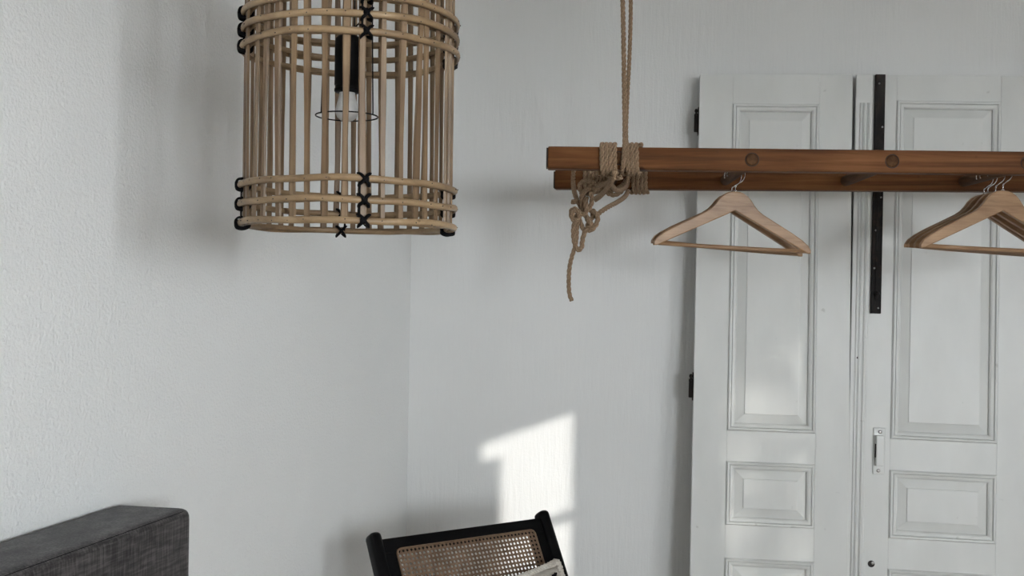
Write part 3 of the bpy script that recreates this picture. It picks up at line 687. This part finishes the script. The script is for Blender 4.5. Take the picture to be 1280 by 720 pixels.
def rounded_loop(x0, x1, z0, z1, r, y):
    pts = []
    for (cx, cz, a0) in ((x1 - r, z1 - r, 0), (x0 + r, z1 - r, PI / 2), (x0 + r, z0 + r, PI), (x1 - r, z0 + r, 3 * PI / 2)):
        for k in range(6): a = a0 + k * PI / 10; pts.append(Vector((cx + r * math.cos(a), y, cz + r * math.sin(a))))
    return pts
bm = bmesh.new(); tube(bm, rounded_loop(-cx1 - 0.001, cx1 + 0.001, cz0 - 0.001, cz1 + 0.001, 0.014, -0.0158), 0.0030, 6, closed=True); link('cane_spline', bm, 'cane', bk, smooth=True)
# seat and side frames
SB = Vector((0, -(top_h - 0.34) * TR, 0.34)); SL = 0.50; rake = 0.13
st = empty('seat', SB, (0, 0, 0)); st.parent = chair; st.rotation_euler = (PI + rake, 0, 0)
st.rotation_euler = (-rake, 0, 0)
link('seat_rail', bx((-iw, -0.02, -0.02), (iw, 0.03, 0.02), 0.004), 'black_lacquer', st); link('seat_rail', bx((-iw, -SL, -0.02), (iw, -SL + 0.045, 0.02), 0.004), 'black_lacquer', st)
for sg in (-1, 1): link('side_rail', bx((sg * (iw - 0.022) - 0.0215, -SL + 0.045, -0.0195), (sg * (iw - 0.022) + 0.0215, -0.02, 0.0195), 0.004), 'black_lacquer', st)
sc = cane_sheet(-iw + 0.04, iw - 0.04, 0.0, SL - 0.07, 0.0120); o = link('seat_cane', sc, 'cane', st, loc=(0, -SL + 0.04, 0.016), rot=(-PI / 2, 0, 0)); tag(o, kind='stuff')
for sg in (-1, 1):
    x = sg * (HWc + 0.036)
    def bar(name, a, b, t=0.019):
        bm = bmesh.new(); a, b = Vector(a), Vector(b); tube(bm, [a, b], t * 1.2, 4); bmesh.ops.bevel(bm, geom=bm.edges[:], offset=0.003, segments=2, affect='EDGES'); link(name, bm, 'black_lacquer', chair)
    bar('leg', (x, SB.y - 0.22, 0.50), (x, SB.y + 0.16, 0.012)); bar('leg', (x, SB.y - 0.22, 0.50), (x, SB.y - 0.52, 0.012))
    link('armrest', bx((x - 0.03, SB.y - 0.58, 0.515), (x + 0.03, SB.y + 0.06, 0.54), 0.008, 2), 'black_lacquer', chair)
    bar('cross_stay', (sg * (HWc - 0.01), SB.y - 0.11, 0.335), (x, SB.y - 0.11, 0.345), 0.014)
# cushion leaning on the chair
def cushion(wd, th, label):
    cu = empty('throw_cushion'); tag(cu, label, 'cushion'); n = 22; bm = bmesh.new()
    V = {}
    for s in (1, -1):
        for i in range(n + 1):
            for j in range(n + 1):
                a, b = -1 + 2 * i / n, -1 + 2 * j / n
                edge = i in (0, n) or j in (0, n)
                if edge and s == -1: V[(s, i, j)] = V[(1, i, j)]; continue
                hgt = th * ((1 - a ** 4) * (1 - b ** 4)) ** 0.55
                pin = 1 - 0.06 * (abs(b) ** 2) * 0 - 0.05 * (1 - abs(a) ** 2) * abs(b) ** 8 * 0
                x = a * wd * (1 - 0.05 * (1 - b * b) * abs(a)); z = b * wd * (1 - 0.05 * (1 - a * a) * abs(b))
                V[(s, i, j)] = bm.verts.new((x, -s * hgt + 0.002 * math.sin(9 * a + 5 * b), z))
        for i in range(n):
            for j in range(n):
                q = [V[(s, i, j)], V[(s, i + 1, j)], V[(s, i + 1, j + 1)], V[(s, i, j + 1)]]
                bm.faces.new(q if s == 1 else q[::-1])
    link('cover', bm, 'cream', cu, smooth=True)
    loop = []
    for (fx, fz) in ((lambda t: t, lambda t: -1), (lambda t: 1, lambda t: t), (lambda t: -t, lambda t: 1), (lambda t: -1, lambda t: -t)):
        for k in range(16):
            t = -1 + 2 * k / 16; a, b = fx(t), fz(t)
            loop.append(Vector((a * wd * (1 - 0.05 * (1 - b * b) * abs(a)), 0, b * wd * (1 - 0.05 * (1 - a * a) * abs(b)))))
    loop = catmull(loop, 4, True); loop.append(loop[0].copy())
    bm = bmesh.new(); rope(bm, loop, 0.0115, 0.026, 0.005); link('braid_trim', bm, 'cream', cu, smooth=True)
    for tx, tz in ((0.72, 0.80), (0.93, 0.66), (0.55, 0.60), (0.75, 0.45), (0.25, 0.55), (0.5, 0.2), (-0.2, 0.5), (0.0, 0.0), (0.7, -0.1), (-0.5, 0.1)):
        bm = bmesh.new(); y = -th * ((1 - tx ** 4) * (1 - tz ** 4)) ** 0.55
        for k in range(26):
            d = Vector((random.uniform(-1, 1), -random.uniform(0.2, 1), random.uniform(-1, 1))).normalized() * random.uniform(0.010, 0.018)
            p = Vector((tx * wd, y, tz * wd)); tube(bm, [p, p + d], [0.0034, 0.0024], 5)
        link('black_tuft', bm, 'black_tie', cu, smooth=True)
    return cu
cu = cushion(0.212, 0.058, 'cream cushion with braided edge and black tufts on the cane chair')
CUW = 0.212
# top right corner at about photo pixel (694,702); cushion plane follows the backrest, turned a little in it
Rc = Matrix.Rotation(ca, 4, 'Z') @ Matrix.Rotation(-RL, 4, 'X') @ Matrix.Rotation(math.radians(-7), 4, 'Y')
corner = pix(697, 700, 3.00)
cu.matrix_world = Matrix.Translation(corner) @ Rc @ Matrix.Translation((-CUW - 0.006, 0, -CUW - 0.006))

# ------------------------------------------------------------------ slim tree added outside, unseen, to dapple the sun in the first window
tc = room(UR, 4.86, 1.95) + SUN_TO * 15.0
tree = empty('dapple_tree', (tc.x, tc.y, -0.3)); tag(tree, 'unseen slim leafy tree added outside to dapple the sun', 'tree')
bm = bmesh.new(); tube(bm, [Vector((0, 0, 0)), Vector((0.02, 0, 1.5)), Vector((0, 0.02, tc.z + 0.8))], [0.07, 0.05, 0.015], 8); link('trunk', bm, 'bark', tree, smooth=True)
bm = bmesh.new()
for k in range(900):
    a = random.uniform(0, 2 * PI); r = 0.37 * math.sqrt(random.random()); z = random.uniform(-0.95, 1.0)
    c = Vector((r * math.cos(a), r * math.sin(a), tc.z + 0.3 + z)); R = Euler((random.uniform(0, 6), random.uniform(0, 6), random.uniform(0, 6))).to_matrix()
    s = random.uniform(0.045, 0.085)
    vs = [bm.verts.new(c + R @ Vector(p)) for p in ((-s, 0, 0), (0, -s * .45, 0.004), (s, 0, 0), (0, s * .45, 0.004))]; bm.faces.new(vs)
tag(link('foliage', bm, 'leaf', tree), kind='stuff')
